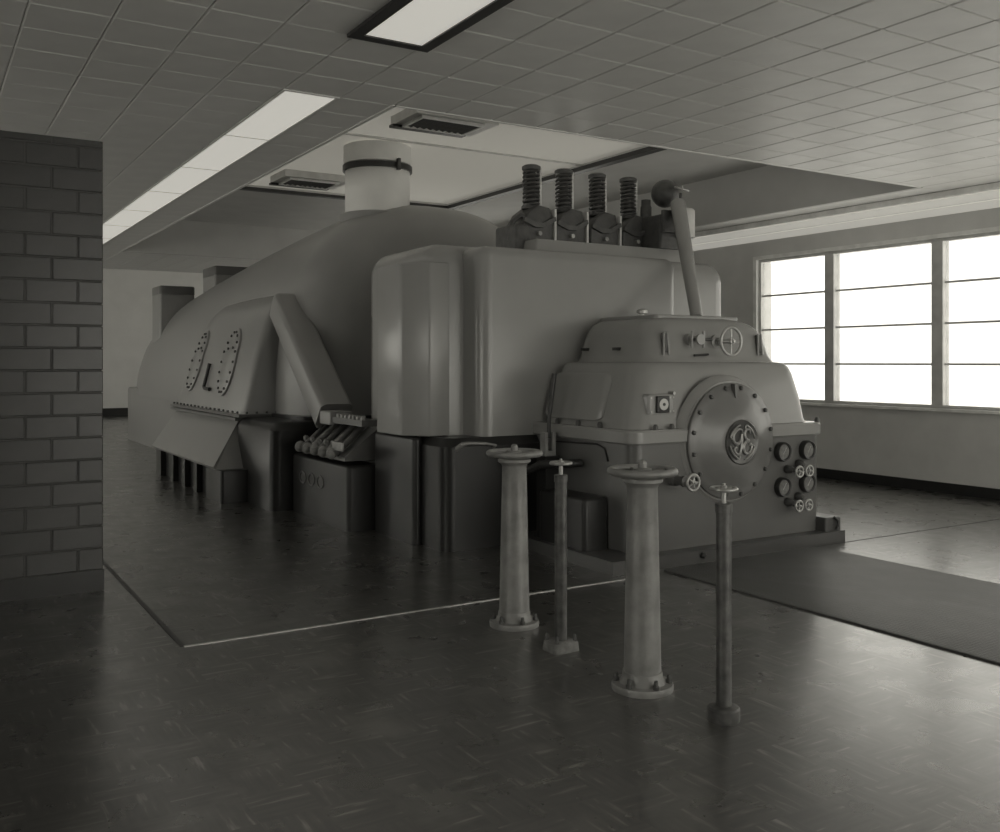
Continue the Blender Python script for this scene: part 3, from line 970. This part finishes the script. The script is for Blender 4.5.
rs = []
for y, i_ in ((BY0, 0.10), (BY0 + 0.015, 0.055), (BY0 + 0.05, 0.02), (BY0 + 0.11, 0.0), (12.0, 0), (12.6, 0), (13.2, 0), (13.8, 0), (BY1 - 0.1, 0.02), (BY1, 0.10)):
    rs.append([(x_ + i_ + lean(y, z_), y, z_ - i_ * (z_ - 0.985) / 1.5) for z_, x_ in SLOPE] + [(4.4, y, 2.47), (4.4, y, 0.985)])
v, f = rings(rs)
bulge = build('side_bulge', v, f, 'hood', T, angle=50)
fl = boxes('bulge_flange', [(3.22, 4.2, BY0 + 0.10, BY1 + 0.03, 0.905, 0.94), (3.22, 4.2, BY0 - 0.05, BY1 + 0.03, 0.951, 0.984)], 'pedlow', T)
for k in range(17):
    c = (3.245, BY0 + 0.1 + k * 0.2, 0.99)
    lathe('flange_bolt', [(0.014, 0), (0.014, 0.025)], c, 'iron', fl, n=6)
for k in range(5):
    lathe('flange_bolt', [(0.014, 0), (0.014, 0.025)], (3.32 + k * 0.12, BY0 - 0.03, 0.99), 'iron', fl, n=6)


def on_slope(y, z, out=0.0):
    """point on the bulge's sloping face"""
    for (za, xa), (zb, xb) in zip(SLOPE, SLOPE[1:]):
        if z <= zb:
            break
    return Vector((xa + (xb - xa) * (z - za) / (zb - za) + lean(y, z) - out, y, z))


for yc, zc in ((12.12, 1.60), (13.85, 1.62)):
    rsx = []
    for s_, out in ((1.0, -0.01), (1.0, 0.025), (0.96, 0.03)):
        rsx.append([on_slope(yc + 0.30 * s_ * math.cos(a), zc + 0.43 * s_ * math.copysign(abs(math.sin(a)) ** 0.85, math.sin(a)), out) for a in [2 * math.pi * i / 36 for i in range(36)]])
    v, f = rings(rsx)
    hc = tag(build('hand_hole_cover', v, f, 'hood', T, smooth=True), 'oval bolted access cover on the sloping side')
    for i in range(18):
        a = 2 * math.pi * i / 18
        c = on_slope(yc + 0.26 * math.cos(a), zc + 0.385 * math.sin(a), 0.03)
        lathe('cover_bolt', [(0.016, 0), (0.016, 0.018)], c, 'iron', hc, (-1, 0, 0.2), 6)
    for a in (0.6, 2.5):
        c = on_slope(yc + 0.12 * math.cos(a), zc + 0.30 * math.sin(a), 0.03)
        lathe('cover_bolt', [(0.016, 0), (0.016, 0.018)], c, 'iron', hc, (-1, 0, 0.2), 6)
c0, c1, c2 = on_slope(12.98, 1.58, 0.03), on_slope(12.98, 1.25, 0.03), on_slope(12.68, 1.24, 0.03)
tag(tube('angle_bracket', [c0, c1 + Vector((0, 0, 0.02)), c1 + Vector((0, -0.03, 0)), c2], 0.024, 'black', T, 8), 'black L-shaped bracket between the oval covers')
# slanting strut that runs forward from the top of the bulge
a_, b_ = Vector((3.78, 11.05, 2.30)), Vector((3.76, 9.42, 1.03))
rs = []
dirn = (b_ - a_).normalized()
nrm = Vector((0, dirn.z, -dirn.y)).normalized()
if nrm.z < 0:
    nrm = -nrm
for s_, sc_ in ((-0.02, 0.6), (0.0, 0.85), (0.04, 1.0), (0.5, 1.0), (1.0, 1.0)):
    c = a_.lerp(b_, s_)
    rs.append([c + Vector((1, 0, 0)) * (px * sc_) + nrm * (pz * sc_) for px, pz in rr(-0.19, 0.17, -0.17, 0.17, 0.07, 5)])
v, f = rings(rs)
build('slanting_strut', v, f, 'hood', T, angle=40)
# lower sloping apron, its plinth and posts
rs = []
for yt, yb in ((BY0 + 0.22, BY0 - 0.15), (BY1 - 0.05, BY1 - 0.25)):
    rs.append([(3.30, yt, 0.904), (2.90, yb, 0.40), (2.92, yb, 0.37), (3.9, yb, 0.37), (3.9, yt, 0.904)])
v, f = rings(rs)
ap = build('sloping_apron', v, f, 'hood', T, smooth=False)
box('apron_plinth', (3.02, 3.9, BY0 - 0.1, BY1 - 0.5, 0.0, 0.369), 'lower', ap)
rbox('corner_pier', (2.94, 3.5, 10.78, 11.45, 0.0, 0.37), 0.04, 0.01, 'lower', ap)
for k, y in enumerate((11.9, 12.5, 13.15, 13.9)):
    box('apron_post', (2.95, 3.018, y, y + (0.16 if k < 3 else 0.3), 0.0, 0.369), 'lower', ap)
# rounded block ahead of the apron
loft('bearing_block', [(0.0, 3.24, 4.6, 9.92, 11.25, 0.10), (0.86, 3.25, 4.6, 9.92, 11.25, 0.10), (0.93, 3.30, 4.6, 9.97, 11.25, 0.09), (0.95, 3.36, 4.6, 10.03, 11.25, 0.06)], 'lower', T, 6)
# ---- cam and lever gear on the ledge between block and chest
led = rbox('gear_ledge', (3.46, 4.3, 8.35, 9.9, 0.0, 0.62), 0.05, 0.03, 'lower', T)
gp = prism('gear_plate', [(3.46, 0.66), (3.46, 0.70), (3.80, 0.96), (4.1, 0.96), (4.1, 0.66)], 'y', 8.42, 9.62, 'pedlow', T)
for k in range(5):
    y = 8.60 + k * 0.22
    lv2 = tube('gear_lever', [(3.78, y + 0.06, 0.985), (3.60, y, 0.86), (3.42, y - 0.04, 0.72)], [0.026, 0.03, 0.03], 'alum' if k % 2 else 'pedlow', T, 8)
    lathe('cam_end', [(0.045, 0), (0.055, 0.03), (0.045, 0.08), (0.001, 0.10)], (3.43, y + 0.04, 0.74), 'alum', lv2, (-0.5, -0.6, -0.3), 12)
for k in range(6):
    y = 8.46 + k * 0.19
    lathe('gear_bolt', [(0.03, 0), (0.03, 0.05), (0.016, 0.07)], (3.52, y + 0.15, 0.77), 'alum', gp, (-0.6, 0, 0.8), 6)
rbox('terminal_box', (3.56, 3.80, 9.05, 9.35, 0.97, 1.10), 0.02, 0.015, 'hood', T)
tr = box('terminal_rail', (3.58, 3.76, 8.3, 9.04, 0.99, 1.05), 'pedlow', T)
for k in range(7):
    lathe('terminal_stud', [(0.03, 0), (0.03, 0.03), (0.015, 0.04)], (3.62, 8.36 + k * 0.1, 1.05), 'alum', tr, n=8)
prism('name_plate', [(8.36, 0.76), (8.62, 0.76), (8.62, 0.84), (8.36, 0.84)], 'x', 3.41, 3.43, 'alum', gp, 0.004)
for k in range(3):
    y = 9.05 + k * 0.25
    tube('oval_port', [Vector((3.457, y + 0.085 * math.cos(a), 0.40 + 0.06 * math.sin(a))) for a in [2 * math.pi * i / 20 for i in range(20)]], 0.010, 'pedlow', led, 6, closed=True)

# ================================================================= white round duct from hood to roof
DL = Vector((4.98, 11.05, 3.50))
d = tag(lathe('vent_duct', [(0.405, -0.10), (0.405, 0.81)], DL, 'duct', T, n=40), 'thick white round duct rising from the turbine hood to the roof')
lathe('duct_collar', [(0.406, 0.56), (0.425, 0.565), (0.425, 0.79), (0.406, 0.795)], DL + Vector((0, 0, 0.01)), 'duct', d, n=40)
lathe('clamp_band', [(0.406, 0.49), (0.437, 0.492), (0.437, 0.56), (0.406, 0.562)], DL + Vector((0, 0, 0.0)), 'black', d, n=40)
rbox('clamp_lug', (4.98 + 0.06, 4.98 + 0.10, 11.05 - 0.48, 11.05 - 0.42, 3.96, 4.10), 0.008, 0.008, 'iron', d)
lathe('duct_foot', [(0.47, -0.30), (0.47, -0.06), (0.45, -0.05), (0.406, -0.04)], DL, 'hood', d, n=40)

# ================================================================= operating pedestals with handwheels
def big_pedestal(x, y, H, label):
    e = thing('valve_pedestal', (x, y, 0), label, 'pedestal', 'thick handwheel pedestals')
    lathe('column', [(0.098, 0.03), (0.092, 0.08), (0.078, H - 0.28), (0.074, H - 0.10), (0.080, H - 0.085), (0.10, H - 0.07), (0.10, H - 0.055), (0.05, H - 0.05)], (x, y, 0), 'alum', e, n=32)
    lathe('flange', [(0.150, 0.0), (0.152, 0.02), (0.148, 0.032), (0.115, 0.036), (0.100, 0.055), (0.097, 0.09)], (x, y, 0), 'alum', e, n=32)
    for i in range(6):
        a = i * math.pi / 3 + 0.35
        lathe('bolt', [(0.017, 0), (0.017, 0.02), (0.012, 0.022), (0.010, 0.045)], (x + 0.128 * math.cos(a), y + 0.128 * math.sin(a), 0.03), 'iron', e, n=6)
    hw = handwheel('handwheel', (x, y, H - 0.02), 0.155, (0, 0, 1), 0.019, 'alum', e, 5, 0.045, 0.05, 40, drop=0.012)
    lathe('spindle_nut', [(0.022, 0), (0.022, 0.02), (0.012, 0.03)], (x, y, H + 0.005), 'alum', hw, n=6)
    return e


def thin_pedestal(x, y, H, rb, footing, label):
    e = thing('valve_stand', (x, y, 0), label, 'pedestal', 'thin handwheel stands')
    lathe('column', [(0.034, 0.05), (0.034, H - 0.08), (0.030, H - 0.075)], (x, y, 0), 'post', e, n=24)
    lathe('collar', [(0.038, H - 0.115), (0.038, H - 0.078)], (x, y, 0), 'post', e, n=24)
    lathe('spindle', [(0.012, H - 0.08), (0.012, H - 0.01)], (x, y, 0), 'steel', e, n=12)
    handwheel('handwheel', (x, y, H - 0.012), 0.056, (0, 0, 1), 0.009, 'steel', e, 4, 0.016, 0.025, 24)
    if footing:
        loft('footing', [(0.0, x - 0.085, x + 0.085, y - 0.07, y + 0.07, 0.02), (0.05, x - 0.08, x + 0.08, y - 0.066, y + 0.066, 0.02), (0.06, x - 0.05, x + 0.05, y - 0.05, y + 0.05, 0.02)], 'concrete', e)
        for sx, sy in ((-1, -1), (1, -1), (-1, 1), (1, 1)):
            lathe('bolt', [(0.011, 0), (0.011, 0.03), (0.006, 0.045)], (x + sx * 0.06, y + sy * 0.048, 0.048), 'iron', e, n=6)
    else:
        lathe('footing', [(0.070, 0.0), (0.072, 0.01), (0.072, 0.055), (0.066, 0.062), (0.036, 0.068)], (x, y, 0), 'post', e, n=28)
    return e


big_pedestal(3.11, 4.89, 1.065, 'thick pale metal handwheel pedestal nearer the turbine, beside the thin stand on a square footing')
big_pedestal(3.04, 3.61, 1.085, 'thick pale metal handwheel pedestal between the two thin stands')
thin_pedestal(3.06, 4.33, 1.05, 0.08, True, 'thin post with small handwheel on a bolted square footing, between the thick pedestals')
thin_pedestal(3.08, 3.10, 1.045, 0.07, False, 'thin dark post with small handwheel on a round black foot')

# ================================================================= ribbed mat in front of the turbine
mt = loft('floor_mat', [(0.001, 4.88, 6.62, 2.2, 5.56, 0.03), (0.010, 4.88, 6.62, 2.2, 5.56, 0.03), (0.013, 4.89, 6.61, 2.21, 5.55, 0.03)], 'plate')
tag(mt, 'wide dark ribbed rubber mat lying before the turbine end', 'mat')
